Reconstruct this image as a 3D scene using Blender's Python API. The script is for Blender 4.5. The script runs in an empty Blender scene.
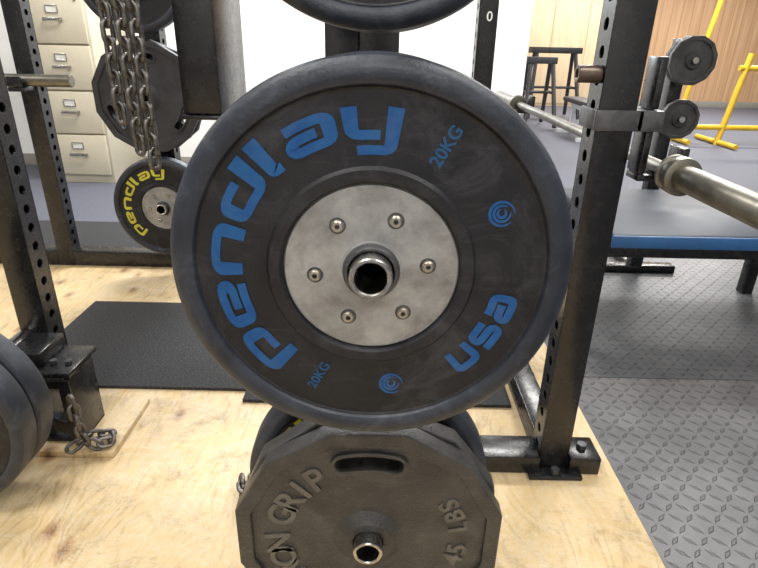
import bpy, bmesh, math, random
from mathutils import Vector, Matrix
random.seed(4)
S=bpy.context.scene
COL=S.collection
pi=math.pi
# ---------------------------------------------------------------- materials
def nmat(name):
    m=bpy.data.materials.new(name); m.use_nodes=True
    nt=m.node_tree; b=nt.nodes['Principled BSDF']
    return m,nt,b
def N(nt,t,**k):
    n=nt.nodes.new(t)
    for a,v in k.items():
        if a.startswith('_'): n.inputs[a[1:]].default_value=v
        else: setattr(n,a,v)
    return n
def L(nt,a,b): nt.links.new(a,b)
def mth(nt,op,a,b=None,c=None):
    n=nt.nodes.new('ShaderNodeMath'); n.operation=op
    for i,v in enumerate([a,b,c]):
        if v is None: continue
        if isinstance(v,(int,float)): n.inputs[i].default_value=v
        else: nt.links.new(v,n.inputs[i])
    return n.outputs[0]
def ramp(nt,fac,stops):
    r=nt.nodes.new('ShaderNodeValToRGB')
    el=r.color_ramp.elements
    while len(el)<len(stops): el.new(.5)
    for e,(p,c) in zip(el,stops):
        e.position=p; e.color=(c[0],c[1],c[2],1)
    nt.links.new(fac,r.inputs[0]); return r.outputs[0]
def simple(name,c1,c2=None,rough=.5,metal=0,scale=20,bump=0.0,bscale=None,spec=.5,stretch=(1,1,1),lo=.35,hi=.65,coat=0,dust=0,dustcol=(.22,.22,.23)):
    m,nt,b=nmat(name)
    tc=N(nt,'ShaderNodeTexCoord'); mp=N(nt,'ShaderNodeMapping'); mp.inputs['Scale'].default_value=stretch
    L(nt,tc.outputs['Object'],mp.inputs[0])
    no=N(nt,'ShaderNodeTexNoise',_Scale=scale,_Detail=6.0,_Roughness=.65); L(nt,mp.outputs[0],no.inputs['Vector'])
    if c2 is None: c2=tuple(x*.8 for x in c1)
    col=ramp(nt,no.outputs['Fac'],[(lo,c1),(hi,c2)])
    if dust:
        # dusty smudges + fine scratches
        nd=N(nt,'ShaderNodeTexNoise',_Scale=11.0,_Detail=9.0,_Roughness=.72,_Distortion=1.2); L(nt,tc.outputs['Object'],nd.inputs['Vector'])
        d1=ramp(nt,nd.outputs['Fac'],[(.50,(0,0,0)),(.78,(1,1,1))])
        mp2=N(nt,'ShaderNodeMapping'); mp2.inputs['Scale'].default_value=(14,14,120); mp2.inputs['Rotation'].default_value=(0,.7,0); L(nt,tc.outputs['Object'],mp2.inputs[0])
        ns=N(nt,'ShaderNodeTexNoise',_Scale=1.0,_Detail=4.0); L(nt,mp2.outputs[0],ns.inputs['Vector'])
        d2=ramp(nt,ns.outputs['Fac'],[(.62,(0,0,0)),(.74,(1,1,1))])
        f=mth(nt,'MULTIPLY',mth(nt,'ADD',mth(nt,'MULTIPLY',d1,1.0),mth(nt,'MULTIPLY',d2,.30)),dust)
        mx=N(nt,'ShaderNodeMixRGB'); L(nt,f,mx.inputs[0]); L(nt,col,mx.inputs[1]); mx.inputs[2].default_value=(*dustcol,1)
        col=mx.outputs[0]
    L(nt,col,b.inputs['Base Color'])
    b.inputs['Metallic'].default_value=metal
    b.inputs['Specular IOR Level'].default_value=spec
    b.inputs['Coat Weight'].default_value=coat
    rr=mth(nt,'MULTIPLY_ADD',no.outputs['Fac'],.25,rough-.12); L(nt,rr,b.inputs['Roughness'])
    if bump:
        n2=N(nt,'ShaderNodeTexNoise',_Scale=bscale or scale*6,_Detail=3.0); L(nt,mp.outputs[0],n2.inputs['Vector'])
        bp=N(nt,'ShaderNodeBump',_Strength=bump,_Distance=.002); L(nt,n2.outputs['Fac'],bp.inputs['Height']); L(nt,bp.outputs[0],b.inputs['Normal'])
    return m
M={}
M['rubber']=simple('bumper_rubber',(.007,.007,.009),(.016,.016,.019),rough=.50,scale=9,bump=.25,bscale=300,spec=.32,dust=.55,dustcol=(.085,.085,.095))
M['rim']=simple('bumper_rim_rubber',(.013,.016,.024),(.026,.031,.044),rough=.42,scale=14,bump=.3,bscale=250,spec=.42,dust=.5,dustcol=(.11,.12,.15))
M['blue']=simple('blue_print',(.004,.060,.21),(.012,.085,.24),rough=.5,scale=40,spec=.3,dust=.2)
M['bluedim']=simple('faded_blue_print',(.01,.06,.15),(.015,.075,.18),rough=.5,spec=.3,scale=60)
M['yellow']=simple('yellow_print',(.45,.42,.03),(.55,.5,.05),rough=.5,scale=40)
M['disc']=simple('brushed_steel_disc',(.40,.40,.40),(.24,.24,.235),rough=.48,metal=.6,scale=22,bump=.2,bscale=500,dust=.6,dustcol=(.12,.115,.105))
M['chrome']=simple('worn_chrome',(.55,.54,.52),(.38,.36,.34),rough=.25,metal=1,scale=30)
M['bolt']=simple('bolt_zinc',(.50,.46,.38),(.35,.32,.26),rough=.35,metal=.9,scale=90)
M['black']=simple('black_rack_paint',(.006,.006,.007),(.011,.011,.013),rough=.26,scale=30,bump=.1,bscale=120,dust=.12,dustcol=(.12,.11,.10))
M['iron']=simple('grey_cast_iron',(.028,.028,.030),(.060,.058,.056),rough=.36,metal=.2,scale=18,bump=.9,bscale=260,dust=.35,dustcol=(.16,.155,.145))
M['irondark']=simple('black_cast_iron',(.015,.015,.017),(.035,.035,.04),rough=.5,scale=22,bump=.5,bscale=260)
M['ironlet']=simple('raised_iron_letter',(.085,.085,.082),(.14,.135,.125),rough=.38,metal=.3,scale=40)
M['chain']=simple('chain_steel',(.20,.185,.17),(.08,.07,.06),rough=.42,metal=.8,scale=60)
M['barsteel']=simple('bar_steel',(.22,.21,.17),(.14,.13,.11),rough=.38,metal=.85,scale=25)
M['matrub']=simple('mat_rubber_speckled',(.016,.016,.018),(.085,.085,.088),rough=.85,scale=170,lo=.48,hi=.72,bump=.4,bscale=400)
M['carpet']=simple('grey_blue_rubber_floor',(.085,.09,.118),(.135,.14,.175),rough=.70,scale=120,bump=.3,bscale=300)
M['white']=simple('white_wall_paint',(.90,.90,.88),(.86,.86,.84),rough=.7,scale=3)
M['ceil']=simple('ceiling_tile',(.75,.75,.73),(.68,.68,.66),rough=.8,scale=60)
M['trim']=simple('trim_paint',(.30,.28,.25),(.26,.25,.22),rough=.6,scale=8)
M['cab']=simple('beige_enamel',(.56,.51,.39),(.52,.47,.36),rough=.4,scale=6)
M['vinyl']=simple('dark_vinyl',(.020,.028,.045),(.032,.04,.058),rough=.5,scale=12)
M['bluev']=simple('blue_vinyl_edge',(.02,.10,.26),(.02,.08,.21),rough=.4,scale=12)
M['yel']=simple('yellow_paint',(.75,.48,.03),(.65,.40,.03),rough=.35,scale=12)
M['hookgrey']=simple('worn_grey_steel',(.11,.11,.115),(.05,.05,.055),rough=.4,metal=.5,scale=40)
M['brownsteel']=simple('brown_steel',(.14,.10,.075),(.08,.06,.05),rough=.4,metal=.6,scale=40)
M['paper']=simple('label_paper',(.75,.75,.70),rough=.7)
M['whitegear']=simple('white_enamel',(.75,.77,.80),(.65,.67,.70),rough=.35,scale=8)
def plywood(name,base,dark):
    m,nt,b=nmat(name)
    tc=N(nt,'ShaderNodeTexCoord'); mp=N(nt,'ShaderNodeMapping'); mp.inputs['Scale'].default_value=(4.2,1.1,1); L(nt,tc.outputs['Object'],mp.inputs[0])
    n1=N(nt,'ShaderNodeTexNoise',_Scale=1.5,_Detail=3.0,_Distortion=.9); L(nt,mp.outputs[0],n1.inputs['Vector'])
    w=mth(nt,'FRACT',mth(nt,'MULTIPLY',n1.outputs['Fac'],11.0))
    w=mth(nt,'ABSOLUTE',mth(nt,'SUBTRACT',w,.5))
    mp2=N(nt,'ShaderNodeMapping'); mp2.inputs['Scale'].default_value=(90,5,1); L(nt,tc.outputs['Object'],mp2.inputs[0])
    n2=N(nt,'ShaderNodeTexNoise',_Scale=1.0,_Detail=4.0); L(nt,mp2.outputs[0],n2.inputs['Vector'])
    n3=N(nt,'ShaderNodeTexNoise',_Scale=3.0,_Detail=6.0); L(nt,tc.outputs['Object'],n3.inputs['Vector'])
    v=mth(nt,'ADD',mth(nt,'MULTIPLY',w,.42),mth(nt,'ADD',mth(nt,'MULTIPLY',n2.outputs['Fac'],.40),mth(nt,'MULTIPLY',n3.outputs['Fac'],.66)))
    c=ramp(nt,v,[(.40,dark),(.60,base),(.85,tuple(min(1,x*1.12) for x in base))])
    mp3=N(nt,'ShaderNodeMapping'); mp3.inputs['Scale'].default_value=(1.7,1.0,1); mp3.inputs['Location'].default_value=(.3,.2,0); L(nt,tc.outputs['Object'],mp3.inputs[0])
    vo=N(nt,'ShaderNodeTexVoronoi',voronoi_dimensions='2D',_Scale=2.3); L(nt,mp3.outputs[0],vo.inputs['Vector'])
    k=ramp(nt,vo.outputs['Distance'],[(.025,(.30,.18,.10)),(.045,(.6,.42,.28)),(.10,(1,1,1))])
    mx=N(nt,'ShaderNodeMixRGB',blend_type='MULTIPLY'); mx.inputs[0].default_value=.8; L(nt,c,mx.inputs[1]); L(nt,k,mx.inputs[2])
    n4=N(nt,'ShaderNodeTexNoise',_Scale=7.0,_Detail=9.0,_Roughness=.78); L(nt,tc.outputs['Object'],n4.inputs['Vector'])
    k2=ramp(nt,n4.outputs['Fac'],[(.32,(.44,.41,.38)),(.48,(1,1,1))])
    mx2=N(nt,'ShaderNodeMixRGB',blend_type='MULTIPLY'); mx2.inputs[0].default_value=.8; L(nt,mx.outputs[0],mx2.inputs[1]); L(nt,k2,mx2.inputs[2])
    # pale worn chalk / scuff trails
    n5=N(nt,'ShaderNodeTexNoise',_Scale=3.4,_Detail=10.0,_Roughness=.85,_Distortion=2.5); L(nt,tc.outputs['Object'],n5.inputs['Vector'])
    k3=ramp(nt,n5.outputs['Fac'],[(.475,(0,0,0)),(.495,(1,1,1)),(.515,(0,0,0))])
    n6=N(nt,'ShaderNodeTexNoise',_Scale=1.8,_Detail=8.0,_Roughness=.8); L(nt,tc.outputs['Object'],n6.inputs['Vector'])
    k4=ramp(nt,n6.outputs['Fac'],[(.50,(0,0,0)),(.68,(1,1,1))])
    f=mth(nt,'ADD',mth(nt,'MULTIPLY',k3,.40),mth(nt,'MULTIPLY',k4,.35))
    mx3=N(nt,'ShaderNodeMixRGB'); L(nt,f,mx3.inputs[0]); L(nt,mx2.outputs[0],mx3.inputs[1]); mx3.inputs[2].default_value=(.72,.68,.60,1)
    L(nt,mx3.outputs[0],b.inputs['Base Color']); b.inputs['Roughness'].default_value=.5
    bp=N(nt,'ShaderNodeBump',_Strength=.15,_Distance=.002); L(nt,v,bp.inputs['Height']); L(nt,bp.outputs[0],b.inputs['Normal'])
    return m
M['ply']=plywood('plywood',(.57,.42,.22),(.38,.26,.13))
def tread():
    m,nt,b=nmat('tread_plate_rubber')
    tc=N(nt,'ShaderNodeTexCoord'); sp=N(nt,'ShaderNodeSeparateXYZ'); L(nt,tc.outputs['Object'],sp.inputs[0])
    k=1/.034
    X=mth(nt,'MULTIPLY',sp.outputs[0],k); Y=mth(nt,'MULTIPLY',sp.outputs[1],k)
    ix=mth(nt,'FLOOR',X); iy=mth(nt,'FLOOR',Y)
    fx=mth(nt,'SUBTRACT',mth(nt,'FRACT',X),.5); fy=mth(nt,'SUBTRACT',mth(nt,'FRACT',Y),.5)
    par=mth(nt,'MODULO',mth(nt,'ADD',mth(nt,'ADD',ix,iy),1000),2.0)
    s=mth(nt,'MULTIPLY_ADD',mth(nt,'ROUND',par),2.0,-1.0)
    sfy=mth(nt,'MULTIPLY',s,fy)
    a=mth(nt,'ABSOLUTE',mth(nt,'ADD',fx,sfy)); c=mth(nt,'ABSOLUTE',mth(nt,'SUBTRACT',fx,sfy))
    d=mth(nt,'ADD',mth(nt,'DIVIDE',a,.80),mth(nt,'DIVIDE',c,.24))
    mask=N(nt,'ShaderNodeMapRange'); mask.interpolation_type='SMOOTHSTEP'; L(nt,d,mask.inputs[0])
    mask.inputs[1].default_value=.7; mask.inputs[2].default_value=1.05; mask.inputs[3].default_value=1; mask.inputs[4].default_value=0
    n=N(nt,'ShaderNodeTexNoise',_Scale=5.0,_Detail=8.0,_Roughness=.7); L(nt,tc.outputs['Object'],n.inputs['Vector'])
    col=ramp(nt,n.outputs['Fac'],[(.35,(.068,.070,.076)),(.65,(.125,.125,.130))])
    col2=N(nt,'ShaderNodeMixRGB',blend_type='MULTIPLY'); L(nt,mth(nt,'MULTIPLY',mask.outputs[0],.7),col2.inputs[0]); L(nt,col,col2.inputs[1]); col2.inputs[2].default_value=(.42,.42,.42,1)
    L(nt,col2.outputs[0],b.inputs['Base Color']); b.inputs['Roughness'].default_value=.45
    bp=N(nt,'ShaderNodeBump',_Strength=.9,_Distance=.003); L(nt,mask.outputs[0],bp.inputs['Height']); L(nt,bp.outputs[0],b.inputs['Normal'])
    return m
M['tread']=tread()
def panelling():
    m,nt,b=nmat('wood_panelling')
    tc=N(nt,'ShaderNodeTexCoord'); sp=N(nt,'ShaderNodeSeparateXYZ'); L(nt,tc.outputs['Object'],sp.inputs[0])
    f=mth(nt,'FRACT',mth(nt,'MULTIPLY',sp.outputs[0],1/.2)); g=mth(nt,'LESS_THAN',f,.05)
    mp=N(nt,'ShaderNodeMapping'); mp.inputs['Scale'].default_value=(14,1,.6); L(nt,tc.outputs['Object'],mp.inputs[0])
    n=N(nt,'ShaderNodeTexNoise',_Scale=1.0,_Detail=5.0); L(nt,mp.outputs[0],n.inputs['Vector'])
    c=ramp(nt,n.outputs['Fac'],[(.3,(.44,.25,.13)),(.7,(.60,.39,.22))])
    mx=N(nt,'ShaderNodeMixRGB',blend_type='MULTIPLY'); L(nt,g,mx.inputs[0]); L(nt,c,mx.inputs[1]); mx.inputs[2].default_value=(.6,.55,.5,1)
    L(nt,mx.outputs[0],b.inputs['Base Color']); b.inputs['Roughness'].default_value=.5
    return m
M['panel']=panelling()
M['lightwood']=simple('light_wood_cupboard',(.70,.55,.36),(.62,.46,.29),rough=.5,scale=2,stretch=(8,1,1))
m,nt,b=nmat('fluorescent_panel'); b.inputs['Emission Color'].default_value=(1,.98,.95,1); b.inputs['Emission Strength'].default_value=4; M['emit']=m
m,nt,b=nmat('window_glass'); b.inputs['Base Color'].default_value=(.95,.97,1,1); b.inputs['Roughness'].default_value=.02; b.inputs['Transmission Weight'].default_value=1; b.inputs['IOR'].default_value=1.02; M['glass']=m
# ---------------------------------------------------------------- mesh helpers
def finish(me,name,mat,smooth=True,angle=35,link=True):
    me.name=name
    if smooth:
        for p in me.polygons: p.use_smooth=True
        try: me.set_sharp_from_angle(angle=math.radians(angle))
        except Exception: pass
    me.materials.clear(); me.materials.append(M[mat] if isinstance(mat,str) else mat)
    o=bpy.data.objects.new(name,me); COL.objects.link(o); return o
def from_bm(bm,name,mat,smooth=True,angle=35):
    bmesh.ops.recalc_face_normals(bm,faces=bm.faces)
    me=bpy.data.meshes.new(name); bm.to_mesh(me); bm.free()
    return finish(me,name,mat,smooth,angle)
def box(name,x0,x1,y0,y1,z0,z1,mat,bev=.003,mtx=None):
    bm=bmesh.new(); bmesh.ops.create_cube(bm,size=1)
    for v in bm.verts:
        v.co=Vector(((x0+x1)/2+v.co.x*(x1-x0),(y0+y1)/2+v.co.y*(y1-y0),(z0+z1)/2+v.co.z*(z1-z0)))
    if bev>0: bmesh.ops.bevel(bm,geom=list(bm.edges),offset=min(bev,abs(x1-x0)*.4,abs(y1-y0)*.4,abs(z1-z0)*.4),segments=2,affect='EDGES',profile=.5)
    if mtx is not None: bmesh.ops.transform(bm,matrix=mtx,verts=bm.verts)
    return from_bm(bm,name,mat)
def boxes(name,lst,mat,bev=.003):
    bm=bmesh.new()
    for (x0,x1,y0,y1,z0,z1) in lst:
        r=bmesh.ops.create_cube(bm,size=1); vs=r['verts']
        for v in vs: v.co=Vector(((x0+x1)/2+v.co.x*(x1-x0),(y0+y1)/2+v.co.y*(y1-y0),(z0+z1)/2+v.co.z*(z1-z0)))
    if bev>0: bmesh.ops.bevel(bm,geom=list(bm.edges),offset=bev,segments=2,affect='EDGES',profile=.5)
    return from_bm(bm,name,mat)
def tube(name,p0,p1,r,mat,ri=0,n=32,bev=.0015):
    p0=Vector(p0);p1=Vector(p1); d=p1-p0; l=d.length
    if ri: prof=[(ri,bev),(ri+bev,0),(r-bev,0),(r,bev),(r,l-bev),(r-bev,l),(ri+bev,l),(ri,l-bev)]; closed=True
    else: prof=[(0,0),(r-bev,0),(r,bev),(r,l-bev),(r-bev,l),(0,l)]; closed=False
    mt=Matrix.Translation(p0)@(Vector((0,1,0)).rotation_difference(d.normalized())).to_matrix().to_4x4()
    return lathe(name,prof,mat,n,closed,mt)
def lathe(name,prof,mat,n=128,closed=True,mtx=None,angle=30):
    bm=bmesh.new(); rings=[]
    for (r,y) in prof:
        if r<1e-6: rings.append([bm.verts.new((0,y,0))]*n)
        else: rings.append([bm.verts.new((r*math.cos(2*pi*i/n),y,r*math.sin(2*pi*i/n))) for i in range(n)])
    m=len(prof)
    for k in range(m if closed else m-1):
        A=rings[k];B=rings[(k+1)%m]
        for i in range(n):
            j=(i+1)%n; vs=[]
            for v in (A[i],A[j],B[j],B[i]):
                if v not in vs: vs.append(v)
            if len(vs)>=3:
                try: bm.faces.new(vs)
                except ValueError: pass
    if mtx is not None: bmesh.ops.transform(bm,matrix=mtx,verts=bm.verts)
    return from_bm(bm,name,mat,True,angle)
RX=Matrix.Rotation(pi/2,4,'X')
SIDE=Matrix(((0,0,1,0),(1,0,0,0),(0,1,0,0),(0,0,0,1)))
def fill2d(name,loops,th,bev,mat,mtx):
    cu=bpy.data.curves.new('tmp','CURVE'); cu.dimensions='2D'; cu.fill_mode='BOTH'
    cu.extrude=max(th/2-bev,0); cu.bevel_depth=bev; cu.bevel_resolution=1
    cu.offset=-bev
    for lp in loops:
        s=cu.splines.new('POLY'); s.points.add(len(lp)-1); s.use_cyclic_u=True
        for p,c in zip(s.points,lp): p.co=(c[0],c[1],0,1)
    o=bpy.data.objects.new('tmp',cu); COL.objects.link(o)
    dg=bpy.context.evaluated_depsgraph_get(); dg.update()
    me=bpy.data.meshes.new_from_object(o.evaluated_get(dg))
    bpy.data.objects.remove(o); me.transform(mtx)
    return finish(me,name,mat,True,30)
def text(name,body,size,ex,mat,mtx,bold=0.0):
    cu=bpy.data.curves.new('tmp','FONT'); cu.body=body; cu.size=size; cu.extrude=ex; cu.align_x='CENTER'; cu.align_y='CENTER'; cu.offset=bold
    o=bpy.data.objects.new('tmp',cu); COL.objects.link(o)
    dg=bpy.context.evaluated_depsgraph_get(); dg.update()
    me=bpy.data.meshes.new_from_object(o.evaluated_get(dg))
    bpy.data.objects.remove(o); me.transform(mtx)
    return finish(me,name,mat,False)
def circ(cx,cy,r,n=20): return [(cx+r*math.cos(2*pi*i/n),cy+r*math.sin(2*pi*i/n)) for i in range(n)]
def group(name,loc,parts):
    e=bpy.data.objects.new(name,None); e.location=loc; e.empty_display_size=.05; COL.objects.link(e)
    for p in parts:
        p.parent=e; p.matrix_parent_inverse=Matrix.Translation(-Vector(loc))
    return e
# ---------------------------------------------------------------- stroke lettering on discs
G={
'p':(1.12,[[(.13,-.30),(.13,.87),(.97,.87),(.97,.13),(.42,.13)]]),
'e':(1.12,[[(1.02,.13),(.13,.13),(.13,.87),(.97,.87),(.97,.48),(.42,.48)]]),
'n':(1.12,[[(.13,0),(.13,.87),(.97,.87),(.97,0)]]),
'd':(1.12,[[(.97,1.32),(.97,.13),(.13,.13),(.13,.87),(.68,.87)]]),
'l':(.45,[[(.13,1.32),(.13,.13),(.34,.13)]]),
'a':(1.12,[[(.13,.87),(.97,.87),(.97,.13),(.13,.13),(.13,.5),(.7,.5)]]),
'y':(1.12,[[(.13,1),(.13,.15),(.72,.15)],[(.97,1),(.97,-.30),(.2,-.30)]]),
'u':(1.12,[[(.13,1),(.13,.13),(.97,.13),(.97,1)]]),
's':(1.12,[[(.97,.87),(.13,.87),(.13,.5),(.97,.5),(.97,.13),(.13,.13)]]),
}
def roundpoly(pts,r):
    out=[Vector(pts[0])]
    for i in range(1,len(pts)-1):
        p=Vector(pts[i]);a=(Vector(pts[i-1])-p);b=(Vector(pts[i+1])-p)
        rr=min(r,a.length*.48,b.length*.48); A=p+a.normalized()*rr;B=p+b.normalized()*rr
        for k in range(5):
            t=k/4; out.append((1-t)**2*A+2*t*(1-t)*p+t*t*B)
    out.append(Vector(pts[-1]))
    res=[out[0]]
    for a,b in zip(out,out[1:]):
        n=max(1,int((b-a).length/.12))
        for k in range(1,n+1): res.append(a.lerp(b,k/n))
    return res
def arc_text(name,word,a_start,r0,H,kx,mat,C,cw=True,sw=.13,gap=.14):
    bm=bmesh.new(); x=0; rm=r0+H*.5
    for ch in word:
        w,strokes=G[ch]
        for st in strokes:
            c=roundpoly(st,.2); prev=None
            for i,p in enumerate(c):
                t=(c[min(i+1,len(c)-1)]-c[max(i-1,0)]).normalized(); nrm=Vector((-t.y,t.x))
                pr=[]
                for s in (sw,-sw):
                    q=p+nrm*s
                    if cw: ang=a_start-(x+q.x)*kx/rm; r=r0+q.y*H
                    else: ang=a_start+(x+q.x)*kx/rm; r=r0+(1-q.y)*H
                    pr.append(bm.verts.new((C[0]+r*math.cos(ang),C[1],C[2]+r*math.sin(ang))))
                if prev: bm.faces.new((prev[0],prev[1],pr[1],pr[0]))
                prev=pr
        x+=w+gap
    me=bpy.data.meshes.new(name); bm.to_mesh(me); bm.free()
    return finish(me,name,mat,False)
def emblem(name,cx,y,cz,r,mat):
    bm=bmesh.new()
    for k in range(3):
        r1=r*(1-.30*k); r2=r1-r*.22; a0=k*.9
        pv=None
        for i in range(31):
            a=a0+i/30*2*pi*.9
            w=math.sin(pi*i/30)**.5
            A=bm.verts.new((cx+r1*math.cos(a),y,cz+r1*math.sin(a))); rr=r1-(r1-r2)*w-.0002
            B=bm.verts.new((cx+rr*math.cos(a),y,cz+rr*math.sin(a)))
            if pv: bm.faces.new((pv[0],pv[1],B,A))
            pv=(A,B)
    me=bpy.data.meshes.new(name); bm.to_mesh(me); bm.free()
    return finish(me,name,mat,False)
def bumper(x,y,z,R=.225,th=.062,style='blue'):
    T=Matrix.Translation((x,y,z)); k=R/.225; P=[]
    P.append(lathe('rubber_body',[(.0985*k,.012),(.0995*k,.004),(.102*k,.0015),(.1135*k,.0015),(.117*k,.006),(.192*k,.007),(.1945*k,.0055),(.1945*k,th-.006),(.1*k,th-.004)],'rubber',144,True,T))
    P.append(lathe('outer_rim',[(.1945*k,.0075),(.1975*k,.0025),(.202*k,.0003),(.210*k,0),(.218*k,.0025),(.2232*k,.008),(.225*k,.016),(.225*k,th-.012),(.222*k,th-.004),(.214*k,th),(.1945*k,th)],'rim',144,True,T))
    P.append(lathe('steel_disc',[(.026,.0045),(.034,.0045),(.0345,.0075),(.0965*k,.0075),(.0985*k,.0095),(.0985*k,th-.012),(.0965*k,th-.010),(.026,th-.010)],'disc',96,True,T))
    P.append(lathe('hub_collar',[(.0256,0),(.0268,-.003),(.0295,-.003),(.0310,-.001),(.0325,.0045),(.0256,.0045)],'hookgrey',64,True,T))
    for i in range(6):
        a=math.radians(6+60*i); bx=x+.0635*k*math.cos(a); bz=z+.0635*k*math.sin(a)
        P.append(lathe('bolt_%d'%(i+1),[(.0025,.0045),(.0028,.0025),(.0052,.0025),(.0068,.004),(.0072,.0076),(0.0072,.009),(0.0,.009),(0,.0045)],'bolt',20,False,Matrix.Translation((bx,y,bz))))
        P.append(lathe('washer_%d'%(i+1),[(.0,.0070),(.0092,.0070),(.0095,.0078),(0,.0078)],'hookgrey',24,False,Matrix.Translation((bx,y,bz))))
    C=(x,y+.0063-.0009,z)
    if style=='blue':
        P.append(arc_text('brand_lettering','pendlay',math.radians(230),.1435,.0335,.0525,'blue',C,sw=.145))
        P.append(arc_text('country_lettering','usa',math.radians(-50.5),.140,.031,.0300,'blue',C,cw=False,sw=.155,gap=.16))
        for ang,r,s in ((61.5,.157,.019),(246,.151,.0165)):
            a=math.radians(ang)
            P.append(text('weight_mark','20KG',s,.0002,'bluedim',Matrix.Translation((x+r*math.cos(a),C[1],z+r*math.sin(a)))@RX@Matrix.Rotation(math.radians(60),4,'Z'),.0004))
        for ang,r in ((26.5,.1545),(-80,.150)):
            a=math.radians(ang); P.append(emblem('swirl_emblem',x+r*math.cos(a),C[1],z+r*math.sin(a),.0145,'blue'))
    elif style=='yellow':
        P.append(arc_text('lettering','pendlay',math.radians(231),.1435*k,.0335*k,.0525*k,'yellow',C))
        P.append(arc_text('lettering','usa',math.radians(-51),.146*k,.022*k,.0300*k,'yellow',C,cw=False))
    return group('bumper_plate',(x,y,z),P)
def ngon(r,n,a0=0,cx=0,cy=0): return [(cx+r*math.cos(a0+2*pi*i/n),cy+r*math.sin(a0+2*pi*i/n)) for i in range(n)]
def slot(rc,half,w,a,grow=0):
    pts=[]
    for i in range(13):
        t=a-half+2*half*i/12; pts.append(((rc+w+grow)*math.cos(t),(rc+w+grow)*math.sin(t)))
    for k in range(1,6):
        t=k/6*pi; cx=rc*math.cos(a+half);cy=rc*math.sin(a+half); an=a+half+t
        pts.append((cx+(w+grow)*math.cos(an),cy+(w+grow)*math.sin(an)))
    for i in range(13):
        t=a+half-2*half*i/12; pts.append(((rc-w-grow)*math.cos(t),(rc-w-grow)*math.sin(t)))
    for k in range(1,6):
        t=k/6*pi; cx=rc*math.cos(a-half);cy=rc*math.sin(a-half); an=a-half+pi+t
        pts.append((cx+(w+grow)*math.cos(an),cy+(w+grow)*math.sin(an)))
    return pts
def iron_plate(x,y,z,R=.225,mat='iron',lettering=True,slots=True,rot=0,name='iron_weight_plate',sides=12,th=.034):
    k=R/.222; a0=pi/2-pi/sides+rot
    T=Matrix.Translation((x,y+th/2,z))@RX
    ns=2 if lettering else 3
    sl=[slot(.160*k,.255,.0125*k,pi/2+rot+i*2*pi/ns) for i in range(ns)] if slots else []
    P=[fill2d('web',[ngon(.200*k,sides,a0),circ(0,0,.0256,40)]+sl,th*.6,.0008,mat,T)]
    P.append(fill2d('rim',[ngon(R,sides,a0),ngon(.196*k,sides,a0)],th,.003,mat,T))
    P.append(lathe('hub',[(.0256,-.004),(.030,-.006),(.040*k,-.006),(.045*k,-.002),(.053*k,.004),(.060*k,th*.2+.001),(.060*k,th*.8),(.04*k,th),(.0256,th)],mat,72,True,Matrix.Translation((x,y,z))))
    for i in range(len(sl)):
        lp=sl[i]; lp2=slot(.160*k,.255,.0125*k,pi/2+rot+i*2*pi/ns,.008*k)
        P.append(fill2d('grip_lip_%d'%(i+1),[lp2,lp],th*.98,.0025,mat,T))
    if lettering:
        def arc(body,astart,adv,r,size,cw):
            for i,ch in enumerate(body):
                if ch==' ': continue
                a=math.radians(astart+(-adv if cw else adv)*i)
                rot_=(a-pi/2) if cw else (a+pi/2)
                P.append(text('letter_'+ch,ch,size,.0018,'ironlet',Matrix.Translation((x+r*math.cos(a),y+th*.2-.0008,z+r*math.sin(a)))@RX@Matrix.Rotation(rot_,4,'Z'),.0012))
        arc('IRON GRIP',222,12.2,.146*k,.060*k,True)
        arc('45 LBS',-17,9.5,.150*k,.044*k,False)
    return group(name,(x,y,z),P)
# ---------------------------------------------------------------- chain
def chain(name,pts,L_=.052,w=.0115,r=.0052,mat='chain',jit=0):
    bm=bmesh.new(); pitch=L_-2*r*1.15-2*r*.9
    P=[Vector(p) for p in pts]; seg=[(b-a).length for a,b in zip(P,P[1:])]; tot=sum(seg)
    n=int(tot/pitch)
    hl=L_/2-r-w
    path=[]
    for i in range(9): a=pi*i/8; path.append((w*math.cos(a),hl+w*math.sin(a)))
    for i in range(9): a=pi+pi*i/8; path.append((w*math.cos(a),-hl+w*math.sin(a)))
    for k in range(n+1):
        d=k*pitch; i=0
        while i<len(seg)-1 and d>seg[i]: d-=seg[i]; i+=1
        p=P[i].lerp(P[i+1],min(1,d/seg[i])); t=(P[i+1]-P[i]).normalized()
        q=Vector((0,1,0)).rotation_difference(t).to_matrix().to_4x4()
        mt=Matrix.Translation(p)@q@Matrix.Rotation((pi/2)*(k%2)+.5+jit*random.uniform(-1,1),4,'Y')
        rings=[]
        m=len(path)
        for j,(px,py) in enumerate(path):
            ta=Vector(path[(j+1)%m])-Vector(path[j-1]); ta.normalize(); nn=Vector((ta.y,-ta.x,0))
            ring=[]
            for s in range(8):
                a=2*pi*s/8; ring.append(bm.verts.new(mt@(Vector((px,py,0))+nn*r*math.cos(a)+Vector((0,0,1))*r*math.sin(a))))
            rings.append(ring)
        for j in range(m):
            A=rings[j];B=rings[(j+1)%m]
            for s in range(8): bm.faces.new((A[s],A[(s+1)%8],B[(s+1)%8],B[s]))
    return from_bm(bm,name,mat,True,80)
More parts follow.
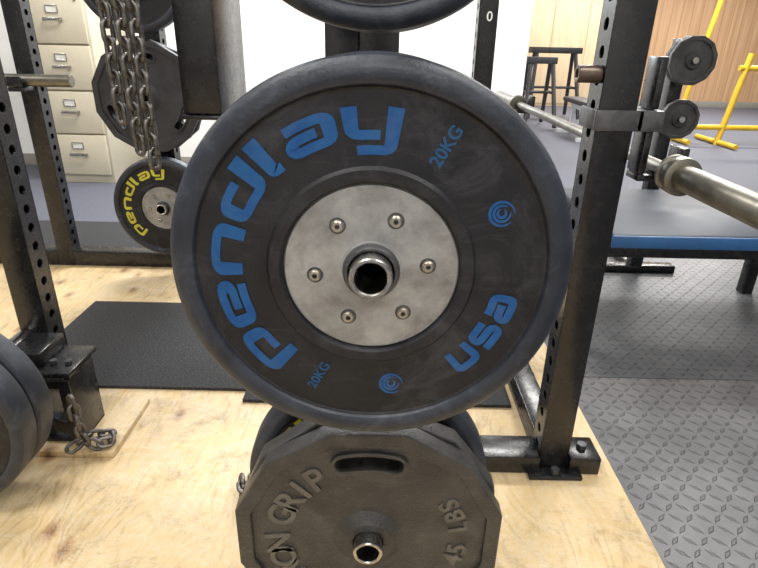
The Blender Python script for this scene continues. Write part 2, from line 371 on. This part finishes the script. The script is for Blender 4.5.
# ---------------------------------------------------------------- upright with real holes
def upright(name,x0,x1,y0,y1,z0,z1,pitch=.0508,r=.0125,mat='black'):
    t=.005; cs=[]
    z=z0+.06
    while z<z1-.03: cs.append(z); z+=pitch
    P=[box(name+'_front',x0,x1,y0,y0+t,z0,z1,mat,.0015),box(name+'_back',x0,x1,y1-t,y1,z0,z1,mat,.0015)]
    for nm,xx in (('_left',x0+t/2),('_right',x1-t/2)):
        lp=[(y0+.001,z0),(y1-.001,z0),(y1-.001,z1),(y0+.001,z1)]
        P.append(fill2d(name+nm,[lp]+[circ((y0+y1)/2,c,r,18) for c in cs],t,.0006,mat,Matrix.Translation((xx,0,0))@SIDE))
    P.append(box(name+'_cap',x0,x1,y0,y1,z1,z1+.006,mat,.001))
    return P
# ================================================================ ROOM
box('floor',-7,10,-3,12.2,-.13,-.03,'carpet',0)
box('ceiling',-7,10,-3,12.2,2.9,3.0,'ceil',0)
Yb=5.0
w1=(-1.25,.1,1.5,2.5); w2=(-4.6,-3.3,1.5,2.5)
segs=[(-7,w2[0],Yb,Yb+.15,-.03,2.9),(w2[1],w1[0],Yb,Yb+.15,-.03,2.9),(w1[1],1.05,Yb,Yb+.15,-.03,2.9)]
for w in (w1,w2): segs+=[(w[0],w[1],Yb,Yb+.15,-.03,w[2]),(w[0],w[1],Yb,Yb+.15,w[3],2.9)]
boxes('wall_back',segs,'white',0)
for i,w in enumerate((w1,w2)):
    a,b_,c,d=w; f=.04
    fr=boxes('frame',[(a,a+f,Yb+.03,Yb+.1,c,d),(b_-f,b_,Yb+.03,Yb+.1,c,d),(a+f,b_-f,Yb+.03,Yb+.1,c,c+f),(a+f,b_-f,Yb+.03,Yb+.1,d-f,d),((a+b_)/2-.02,(a+b_)/2+.02,Yb+.03,Yb+.1,c+f,d-f)],'white',.002)
    gl=box('pane',a+f,b_-f,Yb+.06,Yb+.065,c+f,d-f,'glass',0)
    sl=box('sill',a-.04,b_+.04,Yb-.05,Yb+.03,c-.03,c,'white',.004)
    group('window_%d'%(i+1),((a+b_)/2,Yb,(c+d)/2),[fr,gl,sl])
box('wall_return',1.05,1.20,Yb,12.0,-.03,2.9,'white',0)
box('wall_far',1.05,10,12.0,12.2,-.03,2.9,'panel',0)
box('wall_left',-7.15,-7,-3,5.15,-.03,2.9,'white',0)
box('wall_right',10,10.15,-3,12.2,-.03,2.9,'white',0)
box('wall_front',-7,10,-3.15,-3,-.03,2.9,'white',0)
box('baseboard_back',-7,1.05,Yb-.015,Yb,-.03,.07,'trim',.002)
box('baseboard_far',1.2,10,11.98,12.0,-.03,.09,'trim',.002)
cp=[boxes('doors',[(2.55,3.20,11.6,11.62,.02,2.0),(3.22,3.87,11.6,11.62,.02,2.0),(3.89,4.54,11.6,11.62,.02,2.0)],'lightwood',.004),
    box('carcass',2.52,4.57,11.62,11.98,-.03,2.04,'lightwood',.004)]
group('wooden_cupboard',(3.5,11.8,0),cp)
box('plywood_platform',-3.2,.637,-.8,2.62,-.03,0,'ply',.002)
box('tread_rubber_mat',.640,3.8,-.8,1.62,-.03,-.008,'tread',.002)
box('tread_rubber_mat',.640,3.8,1.623,4.2,-.03,-.008,'tread',.002)
box('rubber_floor_mat',-1.20,-.42,1.48,2.10,0,.012,'matrub',.002)
box('rubber_floor_mat',-.417,.42,1.42,2.10,0,.012,'matrub',.002)
box('rubber_floor_mat',-3.0,-.5,2.68,3.3,-.03,-.018,'matrub',.002)
box('plywood_board',-1.16,-.70,1.16,1.41,0,.018,'ply',.002)
# ================================================================ FILING CABINET
P=[box('body',-2.60,-2.13,4.36,4.96,-.03,1.32,'cab',.004)]
for i in range(4):
    z0=.04+i*.318
    P.append(box('drawer_%d'%(i+1),-2.585,-2.145,4.335,4.358,z0,z0+.305,'cab',.004))
    P.append(boxes('label_holder_%d'%(i+1),[(-2.41,-2.32,4.328,4.336,z0+.20,z0+.206),(-2.41,-2.32,4.328,4.336,z0+.245,z0+.251),(-2.41,-2.404,4.328,4.336,z0+.206,z0+.245),(-2.326,-2.32,4.328,4.336,z0+.206,z0+.245)],'chrome',.001))
    P.append(box('label_%d'%(i+1),-2.404,-2.326,4.332,4.335,z0+.206,z0+.245,'paper',0))
    P.append(boxes('handle_%d'%(i+1),[(-2.43,-2.30,4.305,4.315,z0+.15,z0+.17),(-2.43,-2.42,4.315,4.336,z0+.15,z0+.17),(-2.31,-2.30,4.315,4.336,z0+.15,z0+.17)],'chrome',.002))
P.append(tube('lock',(-2.19,4.328,1.28),(-2.19,4.336,1.28),.01,'chrome'))
group('filing_cabinet',(-2.36,4.66,0),P)
# ================================================================ MAIN RACK
px=-.009
P=[]
P+=upright('right_upright',.432,.508,1.15,1.226,0,2.35)
P+=upright('rear_upright',.372,.448,2.42,2.496,0,2.35)
P+=upright('storage_upright',px-.038,px+.038,1.15,1.226,0,2.35)
P.append(boxes('base_beams',[(-.10,.431,1.135,1.226,0,.052),(.509,.59,1.135,1.226,0,.052),(.435,.505,1.227,2.41,0,.07),(.40,.54,1.11,1.149,0,.012),(.449,.59,2.42,2.496,0,.07)],'black',.004))
P.append(boxes('top_beams',[(px+.039,.431,1.15,1.226,2.2,2.276),(.435,.505,1.227,2.41,2.2,2.276),(.449,.51,2.42,2.496,2.2,2.276)],'black',.004))
P.append(box('peg_bracket',-.115,px-.039,1.16,1.22,.93,1.12,'black',.004))
P.append(tube('foot_bolt',(.55,1.18,.052),(.55,1.18,.066),.014,'hookgrey',n=6))
P.append(tube('foot_bolt',(.47,1.128,.012),(.47,1.128,.026),.012,'hookgrey',n=6))
for nm,y0,z in (('top_peg',.755,1.27),('middle_peg',.540,.80),('bottom_peg',.640,.275)):
    P.append(tube(nm,(px,y0,z),(px,1.15,z),.0238,'chrome',ri=.0180,n=64))
    P.append(box(nm+'_plate',px-.06,px+.06,1.140,1.15,z-.06,z+.06,'black',.003))
P.append(boxes('j_hook_band',[(.424,.520,1.138,1.149,.880,.920),(.424,.431,1.149,1.235,.880,.920),(.509,.560,1.138,1.235,.880,.920)],'hookgrey',.002))
P.append(boxes('j_hook_arm',[(.540,.556,1.16,1.22,.79,.879),(.540,.556,1.16,1.22,.921,1.02),(.5405,.64,1.16,1.22,.775,.789),(.624,.64,1.16,1.22,.789,.845)],'black',.003))
P.append(tube('safety_pin',(.385,1.175,.985),(.432,1.175,.985),.017,'brownsteel',ri=.009))
P.append(boxes('rear_hook',[(.449,.64,2.43,2.49,.775,.789),(.624,.64,2.43,2.49,.789,.845)],'black',.003))
P.append(text('hole_number','0',.05,.0006,'white',Matrix.Translation((.415,2.419,1.14))@RX,.0005))
group('power_rack',(.2,1.2,0),P)
dz=.0017
bumper(px,.563,.80-dz,style='blue')
bumper(px,.630,.80-dz,style='plain'); bumper(px,.697,.80-dz,style='plain')
bumper(px-.004,.785,1.272-dz,style='plain'); bumper(px,.852,1.272-dz,style='plain')
iron_plate(px,.668,.275-dz)
iron_plate(px,.706,.275-dz,rot=math.radians(7),lettering=False)
bumper(px-.004,.800,.275-dz,style='yellow')
# ---- barbell
bx,bz=.590,.8035
P=[tube('shaft',(bx,1.09,bz),(bx,2.50,bz),.014,'barsteel',n=32),
   lathe('collar',[(.0145,0),(.030,0),(.037,.003),(.038,.008),(.038,.022),(.035,.026),(.032,.027),(.032,.033),(.0375,.035),(.0375,.044),(.034,.047),(.0145,.047)],'barsteel',48,True,Matrix.Translation((bx,1.07,bz))),
   tube('sleeve',(bx,.66,bz),(bx,1.07,bz),.025,'barsteel',n=48),
   lathe('collar_rear',[(.0145,0),(.034,0),(.038,.004),(.038,.03),(.034,.034),(.0145,.034)],'barsteel',48,True,Matrix.Translation((bx,2.505,bz))),
   tube('sleeve_rear',(bx,2.54,bz),(bx,2.95,bz),.025,'barsteel',n=48)]
group('barbell',(bx,1.8,bz),P)
# ================================================================ LEFT RACK
pl=-.985
P=[]
P+=upright('front_upright',-1.0,-.924,1.35,1.426,0,2.35)
P+=upright('storage_upright',-1.018,-.942,2.52,2.596,0,2.35)
P+=upright('rear_upright',-1.58,-1.504,2.52,2.596,0,2.35)
P+=upright('far_upright',-2.80,-2.724,2.52,2.596,0,2.35)
P.append(boxes('base_beams',[(-2.72,-1.581,2.52,2.596,0,.075),(-1.503,-1.019,2.52,2.596,0,.075),(-.941,-.80,2.52,2.596,0,.075)],'black',.004))
P.append(boxes('upper_beams',[(-.923,-.36,1.36,1.42,1.44,1.50),(-.995,-.93,1.427,2.519,2.2,2.27),(-1.503,-1.019,2.53,2.59,2.2,2.27),(-2.72,-1.581,2.53,2.59,2.2,2.27)],'black',.004))
P.append(boxes('hanging_arm',[(-.495,-.40,1.42,1.70,.862,1.55),(-.50,-.395,1.41,1.71,.850,.861)],'black',.004))
P.append(boxes('foot_bracket',[(-.985,-.795,1.20,1.349,.222,.236),(-.812,-.795,1.20,1.32,.019,.221),(-.925,-.911,1.20,1.32,.019,.221),(-.925,-.795,1.20,1.32,.0185,.028)],'black',.003))
P.append(fill2d('bracket_face',[[(-.925,.10),(-.795,.03),(-.795,.22),(-.925,.22)],[(-.90,.115),(-.825,.085),(-.825,.195),(-.90,.195)]],.008,.001,'black',Matrix.Translation((0,1.195,0))@RX))
P.append(box('gusset',-.99,-.88,1.23,1.35,.237,.275,'black',.004,None))
for xx in (-.86,-.82): P.append(tube('bracket_bolt',(xx,1.25,.236),(xx,1.25,.248),.010,'hookgrey',n=6))
P.append(tube('storage_peg',(pl,.90,.26),(pl,1.35,.26),.0238,'chrome',ri=.018))
for z,y in ((1.28,2.36),(.81,2.36),(.336,2.37)):
    P.append(tube('rear_peg',(-.98,y,z),(-.98,2.52,z),.0238,'chrome',ri=.018))
P.append(boxes('rear_hooks',[(-1.57,-1.51,2.42,2.519,.82,.838),(-1.57,-1.51,2.42,2.432,.839,.88),(-2.79,-2.73,2.42,2.519,.82,.838),(-2.79,-2.73,2.42,2.432,.839,.88)],'black',.003))
group('power_rack',(-1.3,2.0,0),P)
bumper(pl,.945,.26-dz,style='yellow'); bumper(pl,1.012,.26-dz,style='plain')
bumper(-.98,2.385,1.28-dz,style='plain'); bumper(-.98,2.40,.336-dz,style='yellow')
iron_plate(-.98,2.385,.81-dz,mat='irondark',lettering=False); iron_plate(-.98,2.43,.81-dz,mat='irondark',lettering=False,rot=.15)
P=[tube('shaft',(-3.35,2.47,.8525),(-1.78,2.47,.8525),.014,'barsteel'),tube('sleeve',(-1.74,2.47,.8635),(-1.32,2.47,.8635),.025,'barsteel'),
   tube('collar',(-1.78,2.47,.8635),(-1.74,2.47,.8635),.037,'barsteel')]
group('barbell',(-2.2,2.47,.8525),P)
chain('steel_chain',[(-.552,1.343,1.50),(-.552,1.343,.735)],L_=.058,w=.0122,r=.0056)
chain('steel_chain',[(-.615,1.342,1.50),(-.615,1.342,.835)],L_=.058,w=.0122,r=.0056)
chain('steel_chain',[(-.578,1.337,1.50),(-.580,1.337,.78)],L_=.058,w=.0122,r=.0056)
chain('steel_chain',[(-.785,1.17,.17),(-.775,1.16,.10),(-.77,1.165,.055),(-.75,1.17,.037),(-.71,1.185,.037),(-.73,1.215,.040),(-.77,1.19,.050),(-.80,1.15,.04)],L_=.050,w=.0115,r=.0052,jit=.3)
chain('steel_chain',[(-.26,.93,.022),(-.29,.99,.022),(-.32,1.05,.024),(-.29,1.10,.026),(-.26,1.04,.032),(-.27,.98,.036),(-.31,1.0,.035),(-.34,1.08,.022)],L_=.050,w=.0115,r=.0052,jit=.3)
# ================================================================ BENCH
P=[box('pad',.80,1.95,1.80,2.48,.405,.452,'vinyl',.012),box('blue_edge',.795,1.955,1.788,1.80,.405,.449,'bluev',.004),
   boxes('frame',[(.66,2.0,1.86,1.91,.345,.395),(.66,2.0,2.36,2.41,.345,.395),(.70,.75,1.911,2.359,.345,.395),(1.70,1.75,1.911,2.359,.345,.395),
                  (.70,.75,1.86,1.91,-.008,.344),(.70,.75,2.36,2.41,-.008,.344),(1.70,1.75,1.86,1.91,-.008,.344),(1.70,1.75,2.36,2.41,-.008,.344),
                  (.82,1.93,1.87,1.90,.395,.405),(.82,1.93,2.37,2.40,.395,.405)],'black',.004)]
group('weight_bench',(1.35,2.1,0),P)
P=[boxes('frame',[(1.27,1.33,2.60,2.66,0.03,1.08),(1.10,1.5,2.60,2.66,-.008,.03),(1.27,1.33,2.661,2.9,-.008,.03)],'black',.004)]
for z in (.995,.757): P.append(tube('peg',(1.30,2.48,z),(1.30,2.60,z),.0135,'chrome')) 
group('weight_tree',(1.3,2.6,0),P)
def small_plate(x,y,z,R):
    T=Matrix.Translation((x,y+.012,z))@RX
    P=[fill2d('rim',[ngon(R,12,pi/12),ngon(R*.82,12,pi/12)],.024,.002,'iron',T),fill2d('web',[ngon(R*.86,12,pi/12),circ(0,0,.0145,24)],.012,.0008,'iron',T),
       lathe('hub',[(.0145,-.004),(.03,-.004),(.034,0),(.036,.02),(.0145,.02)],'irondark',40,True,Matrix.Translation((x,y,z)))]
    group('iron_weight_plate',(x,y,z),P)
small_plate(1.30,2.50,.994,.100); small_plate(1.30,2.53,.994,.100); small_plate(1.30,2.50,.756,.085)
# ================================================================ far equipment
def sawhorse(x,y,h,w):
    P=[box('top_beam',x-w/2,x+w/2,y-.11,y+.11,h-.09,h,'irondark',.01)]
    for i,(sx,sy) in enumerate(((-1,-1),(1,-1),(1,1),(-1,1))):
        P.append(tube('leg_%d'%(i+1),(x+sx*w*.38,y+sy*.07,h-.09),(x+sx*w*.50,y+sy*.36,0.0),.030,'irondark',n=16))
    for sx in (-1,1): P.append(tube('side_brace_%d'%(sx+2),(x+sx*w*.45,y-.22,.45),(x+sx*w*.45,y+.22,.45),.020,'irondark',n=12))
    P.append(tube('stretcher',(x-w*.45,y,.45),(x+w*.45,y,.45),.020,'irondark',n=12))
    return group('sawhorse',(x,y,0),P)
sawhorse(2.72,9.5,1.05,.80); sawhorse(2.22,8.4,.92,.42)
P=[box('pad',2.45,2.72,6.9,7.9,.38,.44,'irondark',.02),boxes('frame',[(2.56,2.61,6.95,7.85,.30,.38),(2.40,2.77,6.97,7.02,-.03,.02),(2.40,2.77,7.78,7.83,-.03,.02),(2.56,2.61,6.97,7.02,.02,.30),(2.56,2.61,7.78,7.83,.02,.30)],'whitegear',.004)]
group('training_bench',(2.6,7.4,0),P)
P=[tube('post_1',(4.15,7.0,-.03),(4.30,7.0,1.02),.035,'yel'),tube('post_2',(5.5,7.0,-.03),(5.5,7.0,1.02),.035,'yel'),
   tube('top_rail',(4.2,7.0,.86),(5.5,7.0,.86),.032,'yel'),tube('low_rail',(3.7,7.0,.18),(5.5,7.0,.18),.032,'yel'),
   tube('brace',(3.72,7.3,-.03),(3.98,7.3,1.75),.03,'yel'),tube('foot',(4.16,6.6,0.005),(4.16,7.5,0.005),.03,'yel'),tube('foot',(3.75,6.9,0.005),(3.75,7.6,0.005),.03,'yel'),tube('foot',(5.5,6.6,0.005),(5.5,7.5,0.005),.03,'yel')]
group('yellow_steel_frame',(4.7,7.0,0),P)
# ================================================================ LIGHTS
def area(name,loc,rot,sx,sy,e,col=(1,1,1)):
    l=bpy.data.lights.new(name,'AREA'); l.shape='RECTANGLE'; l.size=sx; l.size_y=sy; l.energy=e; l.color=col
    o=bpy.data.objects.new(name,l); o.location=loc; o.rotation_euler=rot; COL.objects.link(o)
for (x,y,e) in ((-.9,.2,34),(1.3,.2,36),(-.9,3.6,105),(1.6,3.6,75),(-3.8,1.5,75),(4.2,1.5,65),(3.5,6.5,135),(6,9.5,150),(3.5,10,100),(0,-1.9,50)):
    fx=boxes('housing',[(x-.62,x+.62,y-.32,y+.32,2.86,2.9)],'white',.004); dif=box('diffuser',x-.58,x+.58,y-.28,y+.28,2.852,2.859,'emit',.001)
    group('ceiling_light',(x,y,2.88),[fx,dif])
    area('lamp',(x,y,2.84),(0,0,0),1.1,.5,e,(1,.98,.94))
area('window_daylight',(-.58,4.98,2.0),(-pi/2,0,0),1.3,.95,45,(.85,.92,1))
w=bpy.data.worlds.new('World'); S.world=w; w.use_nodes=True
bg=w.node_tree.nodes['Background']; bg.inputs[0].default_value=(.9,.95,1,1); bg.inputs[1].default_value=1.6
# ================================================================ CAMERA
th=math.radians(23.5); r=.0212
R=Vector((1,0,0)); F=Vector((0,math.cos(th),-math.sin(th))); U=Vector((0,math.sin(th),math.cos(th)))
cr=math.cos(r)*R+math.sin(r)*U; cu_=-math.sin(r)*R+math.cos(r)*U
mt=Matrix((( cr.x,cu_.x,-F.x,0),(cr.y,cu_.y,-F.y,0),(cr.z,cu_.z,-F.z,1.03),(0,0,0,1)))
cam=bpy.data.cameras.new('camera'); cam.sensor_width=36; cam.lens=26.12; cam.clip_start=.02
co=bpy.data.objects.new('camera',cam); co.matrix_world=mt; COL.objects.link(co); S.camera=co
S.view_settings.view_transform='Standard'
